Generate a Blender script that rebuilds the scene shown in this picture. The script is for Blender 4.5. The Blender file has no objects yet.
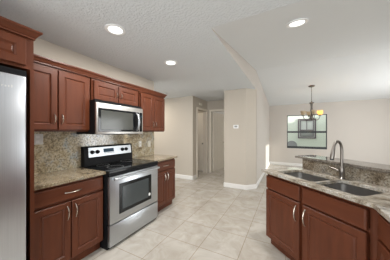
import bpy, bmesh, math, random
from mathutils import Vector, Matrix
PI = math.pi
Q = 2 ** -0.5
C = bpy.context.scene.collection
random.seed(4)

# ------------------------------------------------------------------ camera, world, sun, exposure
sc = bpy.context.scene
cam_d = bpy.data.cameras.new('camera'); cam = bpy.data.objects.new('camera', cam_d); C.objects.link(cam)
cam_d.sensor_width = 36; cam_d.lens = 36 * 176 / 390; cam_d.shift_y = 2 / 390; cam_d.clip_start = 0.02
cam.location = (0, 0, 1.37); cam.rotation_euler = (PI / 2, 0, math.radians(27.6))
sc.camera = cam
sc.view_settings.view_transform = 'Standard'; sc.view_settings.look = 'None'
sc.view_settings.gamma = 1; sc.view_settings.use_curve_mapping = False
sc.view_settings.exposure = 0.24
w = bpy.data.worlds.new('sky'); sc.world = w; w.use_nodes = True
w.node_tree.nodes['Background'].inputs[0].default_value = (0.92, 0.965, 1.0, 1)
w.node_tree.nodes['Background'].inputs[1].default_value = 1.7
sun_d = bpy.data.lights.new('sun', 'SUN'); sun = bpy.data.objects.new('sun', sun_d); C.objects.link(sun)
sun_d.energy = 4.5; sun_d.angle = 0.01; sun_d.color = (1, 0.97, 0.93)
sun.rotation_euler = Vector((-1, 0.36, -0.25)).to_track_quat('-Z', 'Y').to_euler()
CAN_POWER = 16.0
def area(name, loc, rot, sx, sy, e, col):
    l = bpy.data.lights.new(name, 'AREA'); l.shape = 'RECTANGLE'; l.size = sx; l.size_y = sy; l.energy = e; l.color = col
    o = bpy.data.objects.new(name, l); C.objects.link(o); o.location = loc; o.rotation_euler = rot
area('fill_light_rear', (.2, -2.5, 1.25), (math.radians(90), 0, 0), 5.5, 2.2, 95, (.97, .99, 1))  # added fill behind the camera, brightens the whole kitchen
area('fill_light_right', (3.85, 5.75, 1.05), (0, math.radians(90), 0), 2.0, 1.5, 74, (.97, .985, 1))  # added fill at the right opening, boosts the dining area
area('fill_light_far_room', (-1.9, 7.4, 2.38), (0, 0, 0), .5, .5, 20, (1, .95, .88))  # unseen fill added to brighten the room past the hall
area('fill_light_side_room', (-3.3, 5.1, 2.38), (0, 0, 0), .3, .3, 5, (1, .9, .78))  # unseen fill added so the hall side doorway is not dark
area('fill_light_nook', (-3.9, 3.6, 2.38), (0, 0, 0), .6, .6, 25, (1, .92, .82))  # unseen fill added for the space left of the hall

# ------------------------------------------------------------------ materials
def mat(name, col, rough=0.5, metal=0.0, **k):
    m = bpy.data.materials.new(name); m.use_nodes = True
    b = m.node_tree.nodes['Principled BSDF']
    b.inputs['Base Color'].default_value = (*col, 1); b.inputs['Roughness'].default_value = rough
    b.inputs['Metallic'].default_value = metal
    for a, v in k.items(): b.inputs[a.replace('_', ' ')].default_value = v
    return m
def nd(m, t, **k):
    n = m.node_tree.nodes.new(t)
    for a, v in k.items():
        if a in n.inputs: n.inputs[a].default_value = v
        else: setattr(n, a, v)
    return n
def lk(m, a, b): m.node_tree.links.new(a, b)
def coords(m, scale=(1, 1, 1), loc=(0, 0, 0), rot=(0, 0, 0)):
    t = nd(m, 'ShaderNodeTexCoord'); p = nd(m, 'ShaderNodeMapping')
    p.inputs['Scale'].default_value = scale; p.inputs['Location'].default_value = loc; p.inputs['Rotation'].default_value = rot
    lk(m, t.outputs['Object'], p.inputs[0]); return p.outputs[0]
def ramp(m, fac, stops):
    r = nd(m, 'ShaderNodeValToRGB'); e = r.color_ramp.elements
    e[0].position, e[0].color = stops[0][0], (*stops[0][1], 1); e[1].position, e[1].color = stops[-1][0], (*stops[-1][1], 1)
    for p, c in stops[1:-1]:
        q = e.new(p); q.color = (*c, 1)
    lk(m, fac, r.inputs[0]); return r.outputs[0]
def bsdf(m): return m.node_tree.nodes['Principled BSDF']
def bump(m, h, strength=0.3, dist=0.01):
    b = nd(m, 'ShaderNodeBump'); b.inputs['Strength'].default_value = strength; b.inputs['Distance'].default_value = dist
    lk(m, h, b.inputs['Height']); lk(m, b.outputs[0], bsdf(m).inputs['Normal'])

def wood(name, dark, light, scale):
    m = mat(name, light, 0.36, Specular_IOR_Level=0.30)
    v = coords(m, scale)
    n = nd(m, 'ShaderNodeTexNoise', Scale=1.0, Detail=5.0, Roughness=0.6); lk(m, v, n.inputs['Vector'])
    c = ramp(m, n.outputs[0], [(0.3, dark), (0.7, light)])
    lk(m, c, bsdf(m).inputs['Base Color']); return m
WD, WL = (0.086, 0.0240, 0.0100), (0.120, 0.0335, 0.0140)
M = {}
M['wood'] = wood('cherry_vertical', WD, WL, (22, 22, 3))
M['wood_h'] = wood('cherry_horizontal', WD, WL, (3, 22, 22))
M['wood_in'] = mat('cabinet_shadow_gap', (0.03, 0.012, 0.008), 0.6)
def granite(name, st=((0.30, 0.20, 0.11), (0.56, 0.44, 0.26), (0.68, 0.58, 0.40), (0.42, 0.45, 0.43)), sc_=(1, 1, 1), rot=0, fine=0.85, chip=.75, sp=75.0, dark=.33):
    m = mat(name, (0.5, 0.45, 0.35), 0.12)
    v = coords(m, sc_, rot=(0, 0, rot))
    n1 = nd(m, 'ShaderNodeTexNoise', Scale=9.0, Detail=4.0, Roughness=0.65); lk(m, v, n1.inputs['Vector'])
    a = ramp(m, n1.outputs[0], list(zip((.32, .45, .58, .72), st)))
    n2 = nd(m, 'ShaderNodeTexNoise', Scale=sp, Detail=3.0, Roughness=0.7); lk(m, v, n2.inputs['Vector'])
    b = ramp(m, n2.outputs[0], [(dark, (0.10, 0.09, 0.10)), (0.45, (0.50, 0.45, 0.38)), (0.58, (1, 1, 1))])
    x = nd(m, 'ShaderNodeMix', data_type='RGBA', blend_type='MULTIPLY'); x.inputs[0].default_value = fine
    lk(m, a, x.inputs[6]); lk(m, b, x.inputs[7])
    n3 = nd(m, 'ShaderNodeTexVoronoi', Scale=38.0); lk(m, v, n3.inputs['Vector'])
    d = ramp(m, n3.outputs['Distance'], [(0.10, (chip, chip, chip)), (0.26, (0, 0, 0))])
    y = nd(m, 'ShaderNodeMix', data_type='RGBA', blend_type='MIX'); y.inputs[7].default_value = (0.66, 0.60, 0.48, 1)
    lk(m, d, y.inputs[0]); lk(m, x.outputs[2], y.inputs[6]); lk(m, y.outputs[2], bsdf(m).inputs['Base Color'])
    return m
M['granite'] = granite('granite_backsplash', ((0.34, 0.27, 0.17), (0.58, 0.49, 0.33), (0.66, 0.60, 0.46), (0.42, 0.47, 0.50)), fine=.65, chip=0.0, sp=50.0, dark=.40)
M['granite_top'] = granite('granite_worktop', ((0.17, 0.13, 0.085), (0.31, 0.25, 0.165), (0.38, 0.32, 0.23), (0.26, 0.245, 0.205)), fine=.7, chip=.35)
M['granite_bar'] = granite('granite_peninsula', ((0.16, 0.13, 0.10), (0.36, 0.32, 0.26), (0.50, 0.47, 0.42), (0.40, 0.40, 0.38)), (.45, 1.8, 1), PI / 4, .6, .2)
bsdf(M['granite_bar']).inputs['Roughness'].default_value = 0.05
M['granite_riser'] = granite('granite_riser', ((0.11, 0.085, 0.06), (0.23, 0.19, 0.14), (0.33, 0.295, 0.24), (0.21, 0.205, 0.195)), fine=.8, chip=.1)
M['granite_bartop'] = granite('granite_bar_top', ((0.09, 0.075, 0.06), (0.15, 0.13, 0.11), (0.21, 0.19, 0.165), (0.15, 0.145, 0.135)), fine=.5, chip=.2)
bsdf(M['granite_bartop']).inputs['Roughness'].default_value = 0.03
def wallmat(name, col, rough=0.75):
    m = mat(name, col, rough)
    n = nd(m, 'ShaderNodeTexNoise', Scale=60.0, Detail=2.0); lk(m, coords(m), n.inputs['Vector'])
    bump(m, n.outputs[0], 0.12, 0.004); return m
M['wall'] = wallmat('wall_beige', (0.51, 0.458, 0.388))
M['wall_dining'] = wallmat('wall_dining_paint', (0.55, 0.508, 0.462))
M['trim'] = mat('white_trim', (0.78, 0.76, 0.73), 0.4)
M['door_paint'] = mat('door_paint', (0.80, 0.75, 0.66), 0.45)
m = M['ceiling'] = mat('knockdown_ceiling', (0.68, 0.705, 0.72), 0.9)
n = nd(m, 'ShaderNodeTexNoise', Scale=42.0, Detail=2.0, Roughness=0.55); lk(m, coords(m), n.inputs['Vector'])
r_ = ramp(m, n.outputs[0], [(0.44, (0, 0, 0)), (0.58, (1, 1, 1))]); bump(m, r_, 0.4, 0.008)
M['ceiling_vault'] = mat('vaulted_ceiling', (0.72, 0.735, 0.74), 0.9)
m = M['ceiling_vault']; n = nd(m, 'ShaderNodeTexNoise', Scale=42.0, Detail=2.0); lk(m, coords(m), n.inputs['Vector']); bump(m, n.outputs[0], 0.3, 0.008)
m = M['tile'] = mat('cream_floor_tile', (0.6, 0.53, 0.43), 0.24)
bk = nd(m, 'ShaderNodeTexBrick'); bk.offset = 0; bk.squash = 1
bk.inputs['Scale'].default_value = 1; bk.inputs['Brick Width'].default_value = 0.458; bk.inputs['Row Height'].default_value = 0.458
bk.inputs['Mortar Size'].default_value = 0.0035; bk.inputs['Mortar Smooth'].default_value = 0.2
bk.inputs['Color1'].default_value = (0.46, 0.435, 0.395, 1); bk.inputs['Color2'].default_value = (0.495, 0.47, 0.43, 1)
bk.inputs['Mortar'].default_value = (0.30, 0.25, 0.19, 1)
lk(m, coords(m, loc=(0.93 + 0.458 * 20, -1.88 + 0.458 * 20, 0)), bk.inputs['Vector'])
n = nd(m, 'ShaderNodeTexNoise', Scale=3.5, Detail=6.0, Roughness=0.65, Distortion=1.2); lk(m, coords(m), n.inputs['Vector'])
c2 = ramp(m, n.outputs[0], [(0.3, (0.80, 0.76, 0.70)), (0.65, (1.08, 1.07, 1.06))])
x = nd(m, 'ShaderNodeMix', data_type='RGBA', blend_type='MULTIPLY'); x.inputs[0].default_value = 1
lk(m, bk.outputs['Color'], x.inputs[6]); lk(m, c2, x.inputs[7]); lk(m, x.outputs[2], bsdf(m).inputs['Base Color'])
def steelmat(name, col, rough, sc_):
    m = mat(name, col, rough, 1.0)
    n = nd(m, 'ShaderNodeTexNoise', Scale=1.0, Detail=3.0); lk(m, coords(m, sc_), n.inputs['Vector'])
    c = ramp(m, n.outputs[0], [(0.3, tuple(a * 0.9 for a in col)), (0.7, col)]); lk(m, c, bsdf(m).inputs['Base Color'])
    return m
M['steel'] = steelmat('brushed_steel', (0.52, 0.545, 0.57), 0.34, (2, 200, 200))
M['steel_light'] = steelmat('bright_brushed_steel', (0.74, 0.73, 0.71), 0.38, (2, 200, 200))
M['steel_v'] = steelmat('brushed_steel_vertical', (0.68, 0.71, 0.76), 0.30, (200, 200, 2))
M['sink'] = mat('sink_steel', (0.40, 0.39, 0.375), 0.36, 1.0)
M['nickel'] = mat('brushed_nickel', (0.62, 0.56, 0.49), 0.25, 1.0)
M['faucet'] = mat('faucet_nickel', (0.22, 0.20, 0.18), 0.36, 1.0)
M['black'] = mat('black_enamel', (0.009, 0.009, 0.010), 0.45, Specular_IOR_Level=0.12)
M['glass_black'] = mat('black_glass', (0.008, 0.009, 0.010), 0.05, Specular_IOR_Level=0.32)
M['oven_glass'] = mat('oven_window_glass', (0.055, 0.065, 0.068), 0.06)
M['mw_glass'] = mat('microwave_window_glass', (0.06, 0.062, 0.055), 0.15, Specular_IOR_Level=0.3)
M['rubber'] = mat('dark_rubber', (0.03, 0.03, 0.03), 0.6)
M['plate'] = mat('outlet_plastic', (0.72, 0.69, 0.60), 0.4)
M['grey_plastic'] = mat('grey_plastic', (0.30, 0.30, 0.29), 0.4)
M['white'] = mat('white_plastic', (0.85, 0.85, 0.84), 0.4)
M['bronze'] = mat('pewter_bronze', (0.16, 0.145, 0.13), 0.35, 0.9)

def frosted(name, col):
    m = bpy.data.materials.new(name); m.use_nodes = True; t = m.node_tree; t.nodes.clear()
    a = t.nodes.new('ShaderNodeBsdfTranslucent'); a.inputs[0].default_value = (*col, 1)
    g = t.nodes.new('ShaderNodeBsdfDiffuse'); g.inputs[0].default_value = (*col, 1)
    x = t.nodes.new('ShaderNodeMixShader'); x.inputs[0].default_value = 0.4; o = t.nodes.new('ShaderNodeOutputMaterial')
    t.links.new(a.outputs[0], x.inputs[1]); t.links.new(g.outputs[0], x.inputs[2]); t.links.new(x.outputs[0], o.inputs[0]); return m
M['amber'] = frosted('lit_glass_shade', (0.95, 0.74, 0.40))  # lit copy of the tan shade, bulb glow put into the glass colour
M['frame_black'] = mat('window_black', (0.02, 0.022, 0.024), 0.4)
M['ext'] = mat('exterior_stucco', (0.80, 0.83, 0.74), 0.9)
M['patio'] = mat('patio_concrete', (0.45, 0.43, 0.40), 0.8)
M['ext_frame'] = mat('exterior_window_frame', (0.16, 0.12, 0.14), 0.5)
M['ext_blind'] = mat('exterior_blind', (0.70, 0.70, 0.68), 0.5)
M['ext_chair'] = mat('patio_chair_grey', (0.33, 0.32, 0.33), 0.6)
M['shade'] = frosted('tan_glass_shade', (0.78, 0.68, 0.52))
def emis(name, col, s):
    m = bpy.data.materials.new(name); m.use_nodes = True; m.node_tree.nodes.clear()
    e = m.node_tree.nodes.new('ShaderNodeEmission'); e.inputs[0].default_value = (*col, 1); e.inputs[1].default_value = s
    o = m.node_tree.nodes.new('ShaderNodeOutputMaterial'); m.node_tree.links.new(e.outputs[0], o.inputs[0]); return m
M['lamp'] = emis('lamp_lens', (1, 0.98, 0.95), 3.0)
M['bulb'] = emis('warm_bulb', (1, 0.72, 0.36), 60.0)
M['lcd'] = emis('lcd_screen', (0.10, 0.16, 0.22), 0.35)
def glassmat(name):
    m = bpy.data.materials.new(name); m.use_nodes = True; t = m.node_tree; t.nodes.clear()
    a = t.nodes.new('ShaderNodeBsdfTransparent'); a.inputs[0].default_value = (0.96, 0.98, 0.965, 1)
    o = t.nodes.new('ShaderNodeOutputMaterial'); t.links.new(a.outputs[0], o.inputs[0]); return m
M['pane'] = glassmat('clear_pane')

# ------------------------------------------------------------------ mesh helpers
def merge(bm, t):
    me = bpy.data.meshes.new('tmp'); t.to_mesh(me); bm.from_mesh(me); bpy.data.meshes.remove(me); t.free()
class MB:
    def __init__(s): s.bm = bmesh.new()
    def box(s, x0, x1, y0, y1, z0, z1, bev=0.0, seg=1):
        t = bmesh.new(); bmesh.ops.create_cube(t, size=1)
        for v in t.verts:
            v.co = Vector((x0 if v.co.x < 0 else x1, y0 if v.co.y < 0 else y1, z0 if v.co.z < 0 else z1))
        bmesh.ops.recalc_face_normals(t, faces=t.faces)
        if bev: bmesh.ops.bevel(t, geom=t.edges[:], offset=bev, segments=seg, affect='EDGES', profile=0.5)
        merge(s.bm, t); return s
    def prism(s, pts, fn, a, b, bev=0.0):
        """pts 2D polygon; fn(u, v, w) -> 3D ; extruded from w=a to w=b"""
        t = bmesh.new()
        A = [t.verts.new(fn(u, v, a)) for u, v in pts]; B = [t.verts.new(fn(u, v, b)) for u, v in pts]
        t.faces.new(A); t.faces.new(B[::-1]); n = len(pts)
        for i in range(n): t.faces.new((A[i], B[i], B[(i + 1) % n], A[(i + 1) % n]))
        bmesh.ops.recalc_face_normals(t, faces=t.faces)
        if bev: bmesh.ops.bevel(t, geom=t.edges[:], offset=bev, segments=2, affect='EDGES', profile=0.5)
        merge(s.bm, t); return s
    def loops(s, L, cap0=True, cap1=True):
        t = bmesh.new(); V = [[t.verts.new(p) for p in l] for l in L]; n = len(L[0])
        for a, b in zip(V, V[1:]):
            for i in range(n): t.faces.new((a[i], a[(i + 1) % n], b[(i + 1) % n], b[i]))
        if cap0: t.faces.new(V[0][::-1])
        if cap1: t.faces.new(V[-1])
        if cap0 and cap1: bmesh.ops.recalc_face_normals(t, faces=t.faces)
        merge(s.bm, t); return s
    def lathe(s, prof, c=(0, 0, 0), axis='Z', n=24, cap0=True, cap1=True):
        L = []
        for r, h in prof:
            l = []
            for i in range(n):
                a = 2 * PI * i / n; p = (r * math.cos(a), r * math.sin(a), h)
                if axis == 'Y': p = (p[0], -p[2], p[1])
                if axis == 'X': p = (p[2], p[0], p[1])
                l.append(Vector(p) + Vector(c))
            L.append(l)
        return s.loops(L, cap0, cap1)
    def tube(s, pts, r, n=10):
        P = [Vector(p) for p in pts]; R = r if isinstance(r, (list, tuple)) else [r] * len(P)
        L = []; up = None
        for i, p in enumerate(P):
            t = (P[min(i + 1, len(P) - 1)] - P[max(i - 1, 0)]).normalized()
            if up is None: up = t.orthogonal().normalized()
            up = (up - t * up.dot(t)).normalized(); sd = t.cross(up)
            L.append([p + R[i] * (math.cos(2 * PI * k / n) * up + math.sin(2 * PI * k / n) * sd) for k in range(n)])
        return s.loops(L)
    def build(s, name, m, parent=None, smooth=False):
        me = bpy.data.meshes.new(name); s.bm.to_mesh(me); s.bm.free()
        o = bpy.data.objects.new(name, me); C.objects.link(o); me.materials.append(m)
        if smooth:
            for p in me.polygons: p.use_smooth = True
            try: me.set_sharp_from_angle(angle=math.radians(38))
            except Exception: pass
        if parent: o.parent = parent
        return o
def thing(name, label, cat, loc=(0, 0, 0), rotz=0, group=None):
    o = bpy.data.objects.new(name, None); C.objects.link(o); o.location = loc; o.rotation_euler = (0, 0, rotz)
    return tag(o, label, cat, group)
def tag(o, label, cat, group=None):
    o['label'] = label; o['category'] = cat
    if group: o['group'] = group
    return o
def struct(o): o['kind'] = 'structure'; return o
XY = lambda u, v, w: (u, v, w)
YZ = lambda u, v, w: (w, u, v)
def sn(s, n): return ((s + n) * Q, (n - s) * Q)      # peninsula coordinates to the room

# ------------------------------------------------------------------ the setting
H = 2.41
XL = -2.43          # cabinet wall
XP = -0.67          # dining side wall
YB = 8.2            # dining end wall
XR = 3.9
struct(MB().box(-5.2, XR + .1, -2.6, YB + .1, -0.1, 0).build('floor', M['tile']))
# flat kitchen ceiling, L shaped
struct(MB().prism([(-5.2, -2.6), (XR + .1, -2.6), (XR + .1, 1.63), (XP - .001, 1.63), (XP - .001, 8.3), (-5.2, 8.3)], XY, H, H + .1).build('ceiling', M['ceiling']))
struct(MB().prism([(1.63, H), (4.5, 2.88), (YB + .1, 2.48), (YB + .1, 2.60), (4.5, 3.0), (1.63, H + .12)], YZ, XP, XR + .1).build('ceiling_vaulted', M['ceiling_vault']))
struct(MB().box(XL - .12, XL, -2.6, 2.82, 0, H).build('wall_left', M['wall']))
struct(MB().box(-5.2, -5.1, 2.7, 4.5, 0, H).build('wall_nook', M['wall']))
def wall_with_hole(name, m, fn, u0, u1, z0, z1, holes, w0, w1):
    b = MB(); P = lambda a, c, d, e: b.prism([(a, d), (c, d), (c, e), (a, e)], fn, w0, w1)
    cur = u0
    for h0, h1, hz0, hz1 in holes:
        if h0 > cur: P(cur, h0, z0, z1)
        if hz0 > z0: P(h0, h1, z0, hz0)
        if hz1 < z1: P(h0, h1, hz1, z1)
        cur = h1
    if cur < u1: P(cur, u1, z0, z1)
    return struct(b.build(name, m))
XZ = lambda u, v, w: (u, w, v)
# wall behind the kitchen, hall
struct(MB().box(-5.2, -2.40, 4.45, 4.57, 0, H).build('wall_back', M['wall']))
HY = 5.5
wall_with_hole('wall_hall_left', M['wall'], YZ, 4.57, HY, 0, H, [(4.74, 5.42, 0, 2.06)], -2.52, -2.40)
wall_with_hole('wall_hall_back', M['wall'], XZ, -2.52, -1.3, 0, H, [(-2.26, -1.50, 0, 2.06)], HY, HY + .12)
struct(MB().prism([(-1.40, 4.27), (-0.87, 4.27), (XP, 4.50), (XP, 4.62), (-.8, 4.62), (-.8, 4.8), (-1.28, 4.8), (-1.28, HY), (-1.40, HY)], XY, 0, H).build('wall_column', M['wall']))
struct(MB().prism([(1.63, H + .0005), (4.6, H + .0005), (4.6, 0), (YB, 0), (YB, 2.495), (4.5, 2.885)], YZ, XP - .12, XP).build('wall_dining_left', M['wall_dining']))
WX0, WX1, WZ0, WZ1 = 0.0, 1.34, 0.71, 2.05
wall_with_hole('wall_dining_back', M['wall_dining'], XZ, XP - .12, XR, 0, 2.6, [(WX0, WX1, WZ0, WZ1)], YB, YB + .12)
wall_with_hole('wall_right', M['wall_dining'], YZ, -2.6, YB + .12, 0, 3.0, [(5.0, 6.5, 0, 2.08)], XR, XR + .12)
# side room and far room beyond the hall
struct(MB().box(-4.2, -2.52, 5.62, 5.74, 0, H).build('wall_side_room', M['wall']))
struct(MB().box(-4.2, -4.1, 4.57, 5.62, 0, H).build('wall_side_room_end', M['wall']))
struct(MB().box(-3.6, -.8, 8.1, 8.2, 0, H).build('wall_far_room', M['wall_dining']))
# baseboards
def baseboard(name, x0, y0, x1, y1, side=1, h=0.105, t=0.014):
    d = Vector((x1 - x0, y1 - y0, 0)); L = d.length; d.normalize(); nn = Vector((-d.y, d.x, 0)) * side
    o0 = Vector((x0, y0, 0))
    b = MB().prism([(0, 0), (t, 0), (t, h - .02), (t * .5, h), (0, h)], lambda u, v, w: tuple(o0 + d * w + nn * u + Vector((0, 0, v))), 0, L)
    return struct(b.build(name, M['trim']))
baseboard('baseboard_back', -5.1, 4.45, -2.40, 4.45, -1)
baseboard('baseboard_back_return', -2.40, 4.44, -2.40, 4.66, -1)
baseboard('baseboard_column', -1.40, 4.27, -.865, 4.27, -1)
baseboard('baseboard_column_chamfer', -.87, 4.26, XP + .006, 4.497, -1)
baseboard('baseboard_column_left', -1.40, HY, -1.40, 4.26, -1)
baseboard('baseboard_dining_left', XP, 4.5, XP, YB, -1)
baseboard('baseboard_dining_back', XP, YB, XR, YB, -1)
baseboard('baseboard_side_room', -3.4, 5.62, -2.52, 5.62, -1)
# hall door casings
def casing_x(name, x0, x1, y, z, wd=.06, t=.016):     # around an opening in a wall facing -Y
    return struct(MB().box(x0 - wd, x0, y - t, y, 0, z + wd, .003).box(x1, x1 + wd, y - t, y, 0, z + wd, .003).box(x0, x1, y - t, y, z, z + wd, .003).build(name, M['door_paint']))
def casing_y(name, y0, y1, x, z, wd=.06, t=.016):     # around an opening in a wall facing +X
    return struct(MB().box(x, x + t, y0 - wd, y0, 0, z + wd, .003).box(x, x + t, y1, y1 + wd, 0, z + wd, .003).box(x, x + t, y0, y1, z, z + wd, .003).build(name, M['door_paint']))
casing_y('trim_1', 4.74, 5.42, -2.40, 2.06)
casing_x('trim_2', -2.26, -1.50, HY, 2.06)
# ------------------------------------------------------------------ panel doors of the house
def panel_leaf(wd, ht, t, cells):
    """a moulded door leaf, face at y=0 .. t, panels sunk on both faces"""
    b = MB(); b.box(0, wd, .006, t - .006, 0, ht)
    xs = sorted({0, wd} | {c[0] for c in cells} | {c[1] for c in cells}); 
    def faces(y0, y1):
        zs = sorted({0, ht} | {c[2] for c in cells} | {c[3] for c in cells})
        for i in range(len(xs) - 1):
            for k in range(len(zs) - 1):
                cx, cz = (xs[i] + xs[i + 1]) / 2, (zs[k] + zs[k + 1]) / 2
                if not any(c[0] < cx < c[1] and c[2] < cz < c[3] for c in cells):
                    b.box(xs[i], xs[i + 1], y0, y1, zs[k], zs[k + 1])
        for c in cells: b.box(c[0] + .025, c[1] - .025, y0 + (.001 if y0 > 0 else .001), y1 - .001, c[2] + .025, c[3] - .025, .004)
    faces(0, .008); faces(t - .008, t)
    return b
def six_panel(wd):
    a, m_ = .10, .08; h = wd / 2
    out = []
    for x0, x1 in ((a, h - m_ / 2), (h + m_ / 2, wd - a)):
        for z0, z1 in ((.20, .86), (1.0, 1.60), (1.70, 1.93)): out.append((x0, x1, z0, z1))
    return out
t = bpy.data.objects.new('door_1', None); C.objects.link(t); t['kind'] = 'structure'
t.location = (-2.235, 5.66, 0.01); t.rotation_euler = (0, 0, math.radians(80))
panel_leaf(.74, 2.03, .035, six_panel(.74)).build('door_leaf', M['door_paint'], t)
k = MB(); k.lathe([(.026, 0), (.026, .008), (.012, .012), (.012, .04)], (.68, 0, .98), 'Y', 14); k.tube([(.68, -.04, .98), (.60, -.045, .98)], .008)
k.build('door_handle', M['nickel'], t, True)
t = bpy.data.objects.new('door_2', None); C.objects.link(t); t['kind'] = 'structure'
t.location = (-3.28, 5.583, 0.01)
panel_leaf(.74, 2.03, .035, six_panel(.74)).build('door_leaf', M['door_paint'], t)
k = MB(); k.lathe([(.026, 0), (.026, .008), (.012, .012), (.012, .035), (.027, .045), (.027, .062), (.015, .072)], (.685, 0, .96), 'Y', 14)
k.build('door_handle', M['bronze'], t, True)

# ------------------------------------------------------------------ dining window (black sashes)
t = bpy.data.objects.new('window_1', None); C.objects.link(t); t['kind'] = 'structure'; t.location = (0, YB, 0)
f = .024
fb = MB().box(WX0, WX0 + f, .0, .08, WZ0, WZ1).box(WX1 - f, WX1, .0, .08, WZ0, WZ1).box(WX0 + f, WX1 - f, .0, .08, WZ1 - f, WZ1).box(WX0 + f, WX1 - f, .0, .08, WZ0, WZ0 + .085)
fb.build('window_frame', M['frame_black'], t)
MB().box(WX0 + f, WX1 - f, .01, .05, 1.335, 1.405).build('window_rail', M['frame_black'], t)
MB().box(WX0 + f, WX1 - f, .055, .060, WZ0 + .085, 1.335).build('window_pane', M['pane'], t)
MB().box(WX0 + f, WX1 - f, .055, .060, 1.405, WZ1 - f).build('window_pane', M['pane'], t)
# glazed door in the right wall (out of the frame, it lets the sun in)
for i, (y0, y1) in enumerate(((5.0, 6.5),)):
    t = bpy.data.objects.new('window_%d' % (i + 2), None); C.objects.link(t); t['kind'] = 'structure'; t.location = (XR, 0, 0)
    b = MB()
    for y in (y0, (y0 + y1) / 2 - .02, y1 - .04): b.box(.02, .09, y, y + .04, 0, 2.08)
    ym = (y0 + y1) / 2 - .02
    for a, c in ((y0 + .04, ym), (ym + .04, y1 - .04)): b.box(.02, .09, a, c, 2.04, 2.08).box(.02, .09, a, c, 0, .05)
    b.build('window_frame', M['trim'], t)
    MB().box(.05, .056, y0 + .04, ym, .05, 2.04).box(.05, .056, ym + .04, y1 - .04, .05, 2.04).build('window_pane', M['pane'], t)
# outside
struct(MB().box(-14, 18, YB + .12, 16, -.25, -.1).box(XR + .12, 18, -10, YB + .12, -.25, -.1).build('ground_outside', M['patio']))
struct(MB().box(3.7, 3.9, YB + .12, 11.0, -.1, 2.75).build('wall_added_sun_block', M['ext']))  # unseen wall added to keep low sun off the exterior wall
struct(MB().box(-3.5, 5, YB + .12, 9.4, 2.75, 2.87).build('roof_added_shade', M['ext']))  # unseen roof added to darken the view outside the window
struct(MB().box(-3, 8, 11.0, 11.2, -.1, 3.2).build('wall_exterior', M['ext']))
t = bpy.data.objects.new('window_3', None); C.objects.link(t); t['kind'] = 'structure'; t.location = (0, 11.0, 0)
a0, a1, c0, c1 = .52, 1.33, 1.03, 2.07
b = MB()
for (x0, x1, z0, z1, g) in ((a0, a1, c0, c1, .05), (a0 + .10, a1 - .10, c0 + .10, c1 - .08, .028)):
    b.box(x0, x0 + g, -.05, 0, z0, z1).box(x1 - g, x1, -.05, 0, z0, z1).box(x0 + g, x1 - g, -.05, 0, z0, z0 + g).box(x0 + g, x1 - g, -.05, 0, z1 - g, z1)
b.box(a0 + .128, a1 - .128, -.05, 0, 1.45, 1.49).box(.91, .935, -.05, 0, 1.49, 1.962)
b.build('window_frame', M['ext_frame'], t)
MB().box(a0 + .05, a1 - .05, -.012, 0, c0 + .05, c1 - .05).build('window_blind', M['ext_blind'], t)
MB().box(a0 + .128, a1 - .128, -.03, -.012, 1.158, 1.45).build('window_pane', M['grey_plastic'], t)

# ------------------------------------------------------------------ cabinets
def cab_door(wd, ht, t=.02, fr=.055):
    """local: x 0..wd, z 0..ht, back at y=0, front at y=-t; moulded sunk centre panel"""
    def L(i, y): return [(i, y, i), (wd - i, y, i), (wd - i, y, ht - i), (i, y, ht - i)]
    b = MB()
    b.loops([L(0, .012), L(0, -t + .004), L(.004, -t), L(fr, -t), L(fr + .003, -t + .005), L(fr + .010, -t + .011), L(fr + .013, -t + .011), L(fr + .025, -t + .0055)])
    return b
def slab_front(wd, ht, t=.02):
    def L(i, y): return [(i, y, i), (wd - i, y, i), (wd - i, y, ht - i), (i, y, ht - i)]
    return MB().loops([L(0, .012), L(0, -t + .006), L(.003, -t + .003), L(.012, -t)])
def pull(L=.11, r=.0045, bow=.028, vertical=True):
    pts = []
    for i in range(13):
        a = i / 12; h = (a - .5) * L; y = -bow * (1 - (2 * a - 1) ** 2) ** .5 if 0 < a < 1 else 0
        y = -bow * (math.sin(PI * a) ** .55) if 0 < a < 1 else 0
        pts.append((0, y, h) if vertical else (h, y, 0))
    R = [r * (1.5 if i in (0, 12) else .9 + .5 * math.sin(PI * i / 12)) for i in range(13)]
    return MB().tube(pts, R, 8)
def add_door(par, x, z, wd, ht, hx=None, hz=None, y=0, hl=.11):
    d = cab_door(wd, ht).build('door', M['wood'], par); d.location = (x, y, z)
    if hx is not None:
        h = pull(hl).build('handle', M['nickel'], d, True); h.location = (hx, -.0195, hz)
    return d
def add_drawer(par, x, z, wd, ht, handle=True, y=0, hl=.12):
    d = slab_front(wd, ht).build('drawer', M['wood_h'], par); d.location = (x, y, z)
    if handle:
        h = pull(hl, vertical=False).build('handle', M['nickel'], d, True); h.location = (wd / 2, -.0195, ht / 2)
    return d
def crown(par, x0, x1, d, z, ret_r=False, ret_l=False, sc_=1.0, dr=None):
    """stacked rectangles stepping outwards: cove crown with a returned end"""
    prof = [(0.0, 0), (.006, 0), (.006, .012), (.012, .016), (.020, .034), (.034, .048), (.038, .05), (.038, .064), (0, .064)]
    L = []
    for o, h in prof:
        o *= sc_; h *= sc_; a = x0 - (o if ret_l else 0); c = x1 + (o if ret_r else 0)
        L.append([(a, -o, z + h), (c, -o, z + h), (c, dr or d, z + h), (x1, dr or d, z + h), (x1, d, z + h), (a, d, z + h)] if ret_r else [(a, -o, z + h), (c, -o, z + h), (c, d, z + h), (a, d, z + h)])
    return MB().loops(L[:-1]).build('crown_molding', M['wood_h'], par)
R90 = PI / 2
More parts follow.
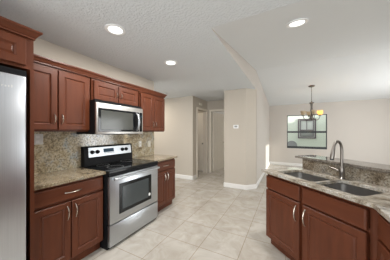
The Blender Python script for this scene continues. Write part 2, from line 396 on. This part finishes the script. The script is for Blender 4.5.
# wall cabinets: local x = room Y, local y = -room X ; face frame at X=-2.11
UF = -2.15; UD = UF - XL
def wall_cab(label, y0, y1, z0, z1, doors, ret=False, hz=.07, hl=.095):
    t = thing('wall_cabinet', label, 'cabinet', (UF, y0, z0), R90, 'cherry wall cabinets along the range wall')
    wd = y1 - y0; ht = z1 - z0
    MB().box(0, wd, .012, UD - .001, 0, ht).build('cabinet_body', M['wood'], t)
    for (a, b_, hs) in doors:
        add_door(t, a - y0, .018, b_ - a, ht - .045, (b_ - a - .03) if hs > 0 else .03, hz, hl=hl)
    crown(t, 0, wd + (0 if ret else .0195), UD - .001, ht, ret_r=ret)
    return t
wall_cab('tall two-door cherry wall cabinet between refrigerator panel and microwave', .665, 1.325, 1.375, 2.045, [(.672, .968, 1), (.978, 1.305, -1)], hz=.115)
wall_cab('short two-door cherry wall cabinet directly above the microwave', 1.345, 2.125, 1.765, 2.045, [(1.365, 1.715, 1), (1.728, 2.09, -1)], hz=.105, hl=.08)
wall_cab('narrow two-door cherry wall cabinet right of the microwave', 2.145, 2.805, 1.375, 2.045, [(2.16, 2.475, 1), (2.486, 2.79, -1)], ret=True, hz=.115)
# base cabinets: face at X=-1.90 (fronts at -1.88)
BF = -1.90; BD = BF - XL
def base_body(wd, d, ht=.88):
    return MB().prism([(.012, .1), (.012, ht), (d, ht), (d, 0), (.06, 0), (.06, .1)], YZ, 0, wd)
def base_cab(label, y0, y1, doors, drawer):
    t = thing('base_cabinet', label, 'cabinet', (BF, y0, 0), R90, 'cherry base cabinets along the range wall')
    base_body(y1 - y0, BD - .001).build('cabinet_body', M['wood'], t)
    for (a, b_, hs) in doors:
        add_door(t, a - y0, .125, b_ - a, .565, (b_ - a - .032) if hs > 0 else .032, .46, hl=.13)
    add_drawer(t, drawer[0] - y0, .715, drawer[1] - drawer[0], .14, hl=.15)
    return t
base_cab('cherry base cabinet left of the range with one wide drawer and two doors', .665, 1.322, [(.672, .968, 1), (.978, 1.31, -1)], (.672, 1.31))
base_cab('cherry base cabinet right of the range with one drawer and two doors', 2.205, 2.80, [(2.215, 2.495, 1), (2.507, 2.785, -1)], (2.215, 2.785))
# refrigerator cabinet with its side panel
FF = -1.80; FD = FF - XL
t = thing('refrigerator_cabinet', 'deep cherry cabinet over the refrigerator with full-height side panel', 'cabinet', (FF, -.40, 0), R90)
W_ = 1.055
MB().box(0, W_, .012, FD - .001, 1.865, 2.11).build('cabinet_body', M['wood'], t)
MB().box(W_ - .026, W_, 0, FD - .001, 0, 1.865).build('side_panel', M['wood'], t)
MB().box(0, .026, 0, FD - .001, 0, 1.865).build('side_panel', M['wood'], t)
add_door(t, .03, 1.885, .47, .20, None); add_door(t, .52, 1.885, .48, .20, None)
crown(t, 0, W_, FD - .001, 2.108, ret_r=True, sc_=1.05, dr=.26)

# ------------------------------------------------------------------ refrigerator
t = thing('refrigerator', 'stainless steel side-by-side refrigerator inside the cherry enclosure', 'refrigerator', (-1.75, -.365, 0), R90)
RW = .95
MB().box(.01, RW + .012, .035, .64, .02, 1.77).box(.01, RW + .012, .02, .60, 1.772, 1.835).build('refrigerator_body_gap_shade', M['black'], t)  # body; black top box and extra width stand in for gap shade
MB().box(0, RW / 2 - .004, -.02, .034, .07, 1.785, .012, 3).build('door', M['steel_v'], t, True)
d = MB().box(RW / 2 + .004, RW, -.02, .034, .07, 1.785, .012, 3).build('door', M['steel_v'], t, True)
for x in (RW / 2 - .05, RW / 2 + .05):
    MB().tube([(x, -.02, .75), (x, -.065, .78), (x, -.07, 1.1), (x, -.065, 1.42), (x, -.02, 1.45)], .011).build('handle', M['steel'], t, True)
MB().box(.02, RW - .02, .01, .034, .0, .066).build('toe_grille', M['black'], t)
b = MB(); x = .735                       # small worn raised lettering, not legible
for i, hgt in enumerate((.020, .024, .013, .022, .013, .014, .013, .013, .020)):
    b.box(x, x + .004, -.0215, -.0195, 1.685, 1.685 + hgt).box(x + .004, x + .009, -.0215, -.0195, 1.689 + (i % 3) * .003, 1.6925 + (i % 3) * .003); x += .0165
b.build('lettering', M['white'], d)

# ------------------------------------------------------------------ worktops, backsplash
def slab(name, pts, z0, z1, m, holes=(), bev=.004):
    bm = bmesh.new(); loops = []
    for poly in [pts] + list(holes):
        vs = [bm.verts.new((x, y, z1)) for x, y in poly]
        loops += [bm.edges.new((vs[i], vs[(i + 1) % len(vs)])) for i in range(len(vs))]
    bmesh.ops.triangle_fill(bm, edges=loops, use_beauty=True, use_dissolve=False)
    for f_ in bm.faces:
        if f_.normal.z < 0: f_.normal_flip()
    g = bmesh.ops.extrude_face_region(bm, geom=bm.faces[:])
    for v in g['geom']:
        if isinstance(v, bmesh.types.BMVert): v.co.z = z0
    bmesh.ops.recalc_face_normals(bm, faces=bm.faces)
    es = [e for e in bm.edges if len(e.link_faces) == 2 and abs(e.calc_face_angle(0)) > 1.2 and abs(e.verts[0].co.z - e.verts[1].co.z) < 1e-4]
    bmesh.ops.bevel(bm, geom=es, offset=bev, segments=2, affect='EDGES', profile=.5)
    b = MB(); b.bm.free(); b.bm = bm; return b.build(name, m)
CF = -1.855
o = slab('countertop', [(XL + .016, .661), (CF, .661), (CF, 1.325), (XL + .016, 1.325)], .882, .914, M['granite_top'])
tag(o, 'polished speckled granite worktop between refrigerator panel and range', 'countertop')
o = slab('countertop', [(XL + .016, 2.20), (CF, 2.20), (CF, 2.822), (XL + .016, 2.822)], .882, .914, M['granite_top'])
tag(o, 'short speckled granite worktop at the right of the range', 'countertop')
o = MB().box(XL + .001, XL + .015, .66, 2.815, .90, 1.374).build('backsplash', M['granite'])
tag(o, 'full-height speckled granite backsplash behind the range', 'backsplash')
def outlet(y, z, label, m, wd=.072, h=.115, tog=False):
    t = thing('wall_outlet', label, 'outlet', (XL + .0155, y, z), R90, 'outlet plates on the granite backsplash')
    MB().box(-wd / 2, wd / 2, -.006, 0, -h / 2, h / 2, .002).build('cover_plate', m, t)
    if tog: MB().box(-.006, .006, -.016, -.0055, -.012, .012, .001).build('toggle', M['white'], t)
    else:
        for zz in (-.026, .026): MB().box(-.017, .017, -.0085, -.0055, zz - .014, zz + .014, .003).build('socket', M['white'], t)
outlet(2.42, 1.150, 'cream outlet plate on the granite just right of the range', M['plate'])
outlet(2.665, 1.135, 'cream switch plate on the granite near the wall end', M['plate'], tog=True)
outlet(.905, 1.29, 'wide pale outlet plate on the granite beside the refrigerator panel', M['ext_blind'], wd=.10)

# ------------------------------------------------------------------ range
SY0, SW, SX = 1.332, .852, -1.80
t = thing('range', 'freestanding stainless steel electric range with black glass cooktop', 'stove', (SX, SY0, 0), R90)
SD = SX - XL - .02
MB().box(0, SW, .045, SD, .0, .885).build('range_body', M['black'], t)
MB().box(.0, SW, .0, SD - .001, .886, .918, .004).build('cooktop', M['glass_black'], t)
for cx, cy, r in ((.22, .18, .10), (.63, .18, .08), (.22, .43, .08), (.63, .43, .10)): MB().lathe([(r, 0), (r, .0008), (r - .004, .0008), (r - .004, 0)], (cx, cy, .9182), 'Z', 32, False, False).build('burner_ring', M['grey_plastic'], t)
d = MB().box(.004, SW - .004, 0, .044, .292, .845, .006, 2).build('oven_door', M['steel'], t, True)
MB().box(.13, .70, -.004, .01, .375, .742, .003).build('window_surround', M['glass_black'], d)
MB().box(.175, .635, -.007, -.0035, .42, .70, .003).build('oven_window', M['oven_glass'], d)
MB().lathe([(.021, 0), (.021, .002)], (.655, -.004, .455), 'Y', 18).build('round_sticker', M['white'], d)
b = MB()
b.tube([(.03, -.045, .822), (SW - .03, -.045, .822)], .0145, 14)
for x in (.05, SW - .05): b.box(x - .012, x + .012, -.045, .004, .81, .834, .003)
b.build('handle', M['steel'], d, True)
MB().box(.0, SW, .004, .044, .848, .884, .002).build('vent_trim', M['black'], t)
d = MB().box(.004, SW - .004, 0, .044, .035, .283, .006, 2).build('drawer', M['steel'], t, True)
# back guard
b = MB(); b.prism([(SD - .085, .919), (SD - .001, .919), (SD - .001, 1.175), (SD - .05, 1.175), (SD - .06, 1.155), (SD - .075, 1.03)], YZ, .028, SW - .026)
b.build('back_guard', M['black'], t)
ang = math.atan2(.015, .125)
cp = bpy.data.objects.new('control_panel', None)
p = MB(); p.box(.085, SW - .05, -.006, 0, -.006, .126, .003)
cp = p.build('control_panel', M['steel'], t); cp.location = (0, SD - .075, 1.032); cp.rotation_euler = (-ang, 0, 0)
MB().box(.30, .47, -.008, -.0055, .045, .098, .001).build('display', M['lcd'], cp)
b = MB()
for i in range(4): b.box(.31 + i * .045, .345 + i * .045, -.010, -.008, .028, .038, .001)
b.build('button_row', M['grey_plastic'], cp)
for x in (.135, .21, .625, .70):
    k = MB().lathe([(.028, 0), (.028, .004), (.022, .006), (.020, .026), (.014, .028)], (0, 0, 0), 'Y', 18)
    k.box(-.004, .004, -.032, -.02, -.018, .018, .002)
    k = k.build('knob', M['black'], cp, True); k.location = (x, -.006, .062)

# ------------------------------------------------------------------ microwave
t = thing('microwave', 'stainless over-the-range microwave hung under the short cabinet', 'microwave', (-2.00, 1.305, 1.34), R90)
MW, MH = .76, .388
MB().box(0.002, MW - .002, .03, .412, .004, MH + .034).build('microwave_body', M['black'], t)
d = MB().box(0, MW, 0, .03, 0, MH, .006, 2).build('door', M['steel_light'], t, True)
MB().box(.022, .675, -.004, .004, .035, .325, .003).build('window_surround', M['glass_black'], d)
MB().box(.055, .555, -.006, -.0035, .06, .298, .002).build('window_glass', M['mw_glass'], d)
MB().tube([(.625, 0, .050), (.622, -.035, .08), (.620, -.055, .12), (.620, -.062, .178), (.620, -.055, .24), (.622, -.035, .28), (.625, 0, .31)], [.012, .014, .016, .018, .016, .014, .012], 12).build('handle', M['steel'], d, True)
MB().box(.688, .742, -.004, .004, .035, .325, .003).build('control_panel', M['glass_black'], d)
MB().box(.693, .737, -.0055, -.0035, .25, .28).build('display', M['lcd'], d)
MB().box(.10, .66, .0, .02, -.004, .006).build('vent_grille', M['black'], t)

# ------------------------------------------------------------------ peninsula (turned 45 degrees)
R45 = -PI / 4
PF = 1.480
t = thing('sink_base_cabinet', 'dark cherry sink cabinet with two doors under the double sink', 'cabinet', (*sn(-1.790, PF), 0), R45)
SWD = 1.025

b = MB().box(0, .018, .012, .44, .1, .88).box(SWD - .018, SWD, .012, .44, .1, .88).box(.018, SWD - .018, .012, .44, .1, .118)
b.box(.018, SWD - .018, .012, .030, .118, .145).box(.018, SWD - .018, .012, .030, .675, .715).box(.018, SWD - .018, .012, .030, .845, .88)
b.box(.463, .510, .012, .030, .145, .675).box(.463, .510, .012, .030, .715, .845).box(.018, .40, .031, .036, .14, .86).box(.5, SWD - .018, .031, .036, .14, .86)
b.box(0, SWD, .06, .44, 0, .1)
b.build('cabinet_body', M['wood'], t)
add_door(t, .010, .118, .462, .565, .430, .455, hl=.15); add_door(t, .508, .118, .492, .565, .032, .455, hl=.15)
add_drawer(t, .010, .70, .462, .145, False); add_drawer(t, .508, .70, .492, .145, False)
# corner filler and the run towards the camera
cx, cy = sn(-.735, PF)
o = MB().prism([(sn(-.762, PF)), (.53, 1.563), (.53, 1.553), (1.10, 1.553), (1.10, 1.60), (sn(-.762, 1.92))], XY, .1, .88).build('corner_cabinet', M['wood'])
tag(o, 'plain cherry corner filler cabinet where the sink counter bends', 'cabinet')
t = thing('drawer_base_cabinet', 'cherry base cabinet after the bend, at the photo right edge', 'cabinet', (.53, 1.55, 0), -R90)
base_body(.60, .58).build('cabinet_body', M['wood'], t)
add_drawer(t, .012, .70, .57, .145); add_door(t, .012, .118, .28, .565, .25, .455); add_door(t, .302, .118, .28, .565, .03, .455)
t = thing('base_cabinet', 'cherry base cabinet nearest the camera on the right run', 'cabinet', (.53, .945, 0), -R90)
base_body(.90, .58).build('cabinet_body', M['wood'], t)
add_drawer(t, .012, .70, .87, .145); add_door(t, .012, .118, .43, .565, .40, .455); add_door(t, .452, .118, .43, .565, .03, .455)
# pony wall behind the counter
struct(MB().prism([sn(-1.69, 1.945), (1.13, 2 * 1.945 * Q - 1.13), (1.13, .05), (1.25, .05), (1.25, 2 * 2.06 * Q - 1.25), sn(-1.69, 2.06)], XY, 0, 1.040).build('wall_peninsula', M['wall']))
def rrect(x0, x1, y0, y1, r, n=6):
    P = []
    for cx_, cy_, a0_ in ((x1 - r, y1 - r, 0), (x0 + r, y1 - r, 90), (x0 + r, y0 + r, 180), (x1 - r, y0 + r, 270)):
        for i in range(n + 1):
            a = math.radians(a0_ + 90 * i / n); P.append((cx_ + r * math.cos(a), cy_ + r * math.sin(a)))
    return P
BL = (-1.665, -1.212, 1.51, 1.86); BR = (-1.190, -.835, 1.49, 1.85)
holes = [[sn(*p) for p in rrect(*b_, .05)] for b_ in (BL, BR)]
XB = 2 * 1.93 * Q
o = slab('peninsula_countertop', [sn(-1.812, 1.42), sn(-.73, 1.42), (.49, .03), (1.115, .03), (1.115, XB - 1.115), sn(-1.775, 1.93)], .882, .914, M['granite_bar'], holes)
tag(o, 'long speckled granite counter around the double sink', 'countertop')
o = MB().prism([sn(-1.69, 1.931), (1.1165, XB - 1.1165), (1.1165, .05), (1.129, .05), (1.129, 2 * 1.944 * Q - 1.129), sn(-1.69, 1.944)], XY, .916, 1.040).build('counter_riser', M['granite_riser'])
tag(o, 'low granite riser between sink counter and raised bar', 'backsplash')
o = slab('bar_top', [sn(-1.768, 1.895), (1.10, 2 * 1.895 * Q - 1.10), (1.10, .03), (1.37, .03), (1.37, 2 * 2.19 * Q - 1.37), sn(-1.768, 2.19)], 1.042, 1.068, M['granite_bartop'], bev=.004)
tag(o, 'raised granite bar top behind the sink faucet', 'countertop')
# sink
t = thing('double_sink', 'stainless double-bowl sink set under the granite counter', 'sink', (0, 0, 0), R45)
for x0, x1, y0, y1 in (BL, BR):
    b = MB(); L = []
    for ins, z, rr in ((-.018, .880, .06), (-.018, .878, .06), (.003, .878, .05), (.006, .74, .05), (.02, .705, .05), (.045, .698, .04)):
        L.append([(x, y, z) for x, y in rrect(x0 + ins, x1 - ins, y0 + ins, y1 - ins, max(.02, rr))])
    L = L[2:]
    b.loops([[(x, y, .8805) for x, y in rrect(x0 - .010, x1 + .010, y0 - .012, y1 + .012, .055)]] + L, False, True)
    o = b.build('bowl', M['sink'], t, True)
    md = o.modifiers.new('s', 'SOLIDIFY'); md.thickness = .0015; md.offset = -1
    cx_, cy_ = (x0 + x1) / 2, (y0 + y1) / 2
    MB().lathe([(.042, 0), (.042, .003), (.03, .002), (.012, .004)], (cx_, cy_, .6995), 'Z', 20).build('drain', M['faucet'], o, True)
# faucet
t = thing('kitchen_faucet', 'brushed nickel high-arc pull-down faucet behind the sink', 'faucet', (*sn(-1.205, 1.872), .914), R45)
MB().lathe([(.030, 0), (.030, .006), (.022, .014), (.020, .05), (.022, .056), (.022, .10), (.017, .112), (.014, .125)], (0, 0, 0), 'Z', 20).build('faucet_body', M['faucet'], t, True)
pts = [(0, 0, .10), (0, 0, .20), (0, 0, .28)]
for i in range(1, 13):
    a = PI * i / 12 * .93; pts.append((0, -.056 + .056 * math.cos(a), .28 + .085 * math.sin(a)))
MB().tube(pts, .0125, 12).build('spout', M['faucet'], t, True)
e = Vector(pts[-1]); dr = (Vector(pts[-1]) - Vector(pts[-2])).normalized()
sh = MB().tube([e - dr * .005, e + dr * .03, e + dr * .075, e + dr * .10], [.014, .0165, .019, .017], 14).build('spray_head', M['faucet'], t, True)
MB().tube([e + dr * .095, e + dr * .112], [.0165, .015], 14).build('spray_tip', M['rubber'], sh, True)
MB().tube([(-.015, 0, .075), (-.04, -.004, .078), (-.075, -.012, .092), (-.105, -.02, .098)], [.013, .010, .007, .006], 10).build('handle', M['faucet'], t, True)

# ------------------------------------------------------------------ ceiling lights
def can(x, y, z, label, tilt=0.0, grp='recessed ceiling lights'):
    t = thing('recessed_light', label, 'ceiling light', (x, y, z), 0, grp); t.rotation_euler = (tilt, 0, 0)
    MB().lathe([(.098, 0), (.098, -.006), (.076, -.010), (.066, -.003), (.066, 0)], (0, 0, 0), 'Z', 32, False, False).build('trim_ring', M['white'], t, True)
    MB().lathe([(.066, -.0035), (.05, -.006), (.02, -.008)], (0, 0, 0), 'Z', 32).build('lens', M['lamp'], t, True)
    l = bpy.data.lights.new('lamp', 'AREA'); l.shape = 'DISK'; l.size = .15; l.energy = CAN_POWER; l.color = (1, .97, .93)
    lo = bpy.data.objects.new('lamp', l); C.objects.link(lo); lo.parent = t; lo.location = (0, 0, -.02)
can(-1.545, 1.21, H, 'round recessed light in the flat ceiling nearest the refrigerator')
can(-1.545, 2.17, H, 'round recessed light in the flat ceiling above the range front')
can(.09, 2.05, H + (2.05 - 1.70) * .1679, 'round recessed light in the sloping ceiling above the sink', math.atan(.1679))
# smoke detector over the right cabinet end
o = MB().lathe([(.06, 0), (.06, -.018), (.045, -.034), (.01, -.036)], (-2.95, 3.88, H), 'Z', 20).build('smoke_detector', M['white'], None, True)
tag(o, 'small white smoke detector on the ceiling beyond the wall cabinets', 'smoke detector')
# door chime in the hall, thermostat
o = MB().box(-2.40, -2.375, 4.86, 5.04, 2.20, 2.27, .006, 2).build('door_chime', M['plate'], None)
tag(o, 'cream chime box above the hall side doorway', 'door chime')
t = thing('thermostat', 'small white thermostat with grey screen on the wide column', 'thermostat', (-1.10, 4.27, 1.50))
MB().box(-.062, .062, -.024, 0, -.043, .043, .006, 2).build('housing', M['white'], t)
MB().box(-.035, .035, -.0255, -.023, -.018, .026).build('screen', M['grey_plastic'], t)
# baseboard stop, hall light switch
# ------------------------------------------------------------------ chandelier
CX, CY = .634, 6.11; CZ = 2.88 - (CY - 4.5) * (2.88 - 2.48) / (YB + .1 - 4.5); CS = 1.073
t = thing('chandelier', 'four-arm pewter chandelier with upturned glass shades hanging in the dining area', 'chandelier', (CX, CY, 0))
zz = lambda z: 1.37 + (z - 1.37) * CS
def lz(prof, c=(0, 0, 0), n=24, cap=True): return MB().lathe([(q * CS, zz(z)) for q, z in prof], c, 'Z', n, cap, cap)
MB().lathe([(.08, CZ + .01), (.08, CZ - .016), (.05, CZ - .034), (.012, CZ - .044)], (0, 0, 0), 'Z', 24).build('canopy', M['bronze'], t, True)
MB().tube([(0, 0, CZ - .03), (0, 0, zz(2.17))], .0065, 8).build('rod', M['bronze'], t, True)
lz([(.012, 2.20), (.018, 2.185), (.062, 2.165), (.062, 2.155), (.030, 2.135), (.024, 2.05), (.028, 1.95), (.020, 1.88), (.034, 1.82), (.045, 1.77), (.034, 1.73), (.012, 1.705), (.014, 1.69), (.004, 1.675)], n=20).build('central_column', M['bronze'], t, True)
base = math.radians(-5.9)
for i, a in enumerate((18, 108, 198, 288)):
    ph = math.radians(a) + base; dx, dy = math.cos(ph), math.sin(ph)
    prof = [(.025, 1.76), (.07, 1.705), (.12, 1.69), (.165, 1.715), (.192, 1.765), (.20, 1.81)]
    am = MB().tube([(r * CS * dx, r * CS * dy, zz(z)) for r, z in prof], .0085, 10).build('arm', M['bronze'], t, True)
    c_ = (.20 * CS * dx, .20 * CS * dy, 0)
    lz([(.012, 1.80), (.034, 1.812), (.036, 1.835), (.018, 1.845), (.014, 1.87)], c_, 16).build('candle_cup', M['bronze'], am, True)
    lit = i == 0
    b = lz([(.030, 1.836), (.050, 1.85), (.060, 1.88), (.066, 1.945), (.063, 1.945), (.057, 1.88), (.047, 1.855), (.028, 1.84)], c_, 24, False)
    sh = b.build('shade', M['amber'] if lit else M['shade'], t, True)
    if lit: sh['label'] = 'glowing amber shade of the lit lamp'
    lz([(.010, 1.865), (.022, 1.885), (.024, 1.905), (.014, 1.925), (.003, 1.93)], c_, 14).build('bulb', M['bulb'] if lit else M['white'], sh, True)

# ------------------------------------------------------------------ patio chair outside
t = thing('patio_chair', 'grey round-backed patio chair outside behind the black window', 'chair', (.22, 10.6, -.1))
b = MB(); b.lathe([(.24, 0), (.26, .012), (.24, .03), (.02, .04)], (0, .2, .74), 'Y', 28); b.build('backrest', M['ext_chair'], t, True)
MB().lathe([(.24, .42), (.25, .44), (.24, .46), (.02, .465)], (0, 0, 0), 'Z', 24).build('seat', M['ext_chair'], t, True)
for sx in (-1, 1):
    for sy in (-1, 1): MB().tube([(sx * .17, sy * .15, .43), (sx * .21, sy * .19, 0)], .014, 8).build('leg', M['frame_black'], t, True)
MB().box(-.02, .02, .185, .215, .43, .62).build('back_support', M['frame_black'], t)
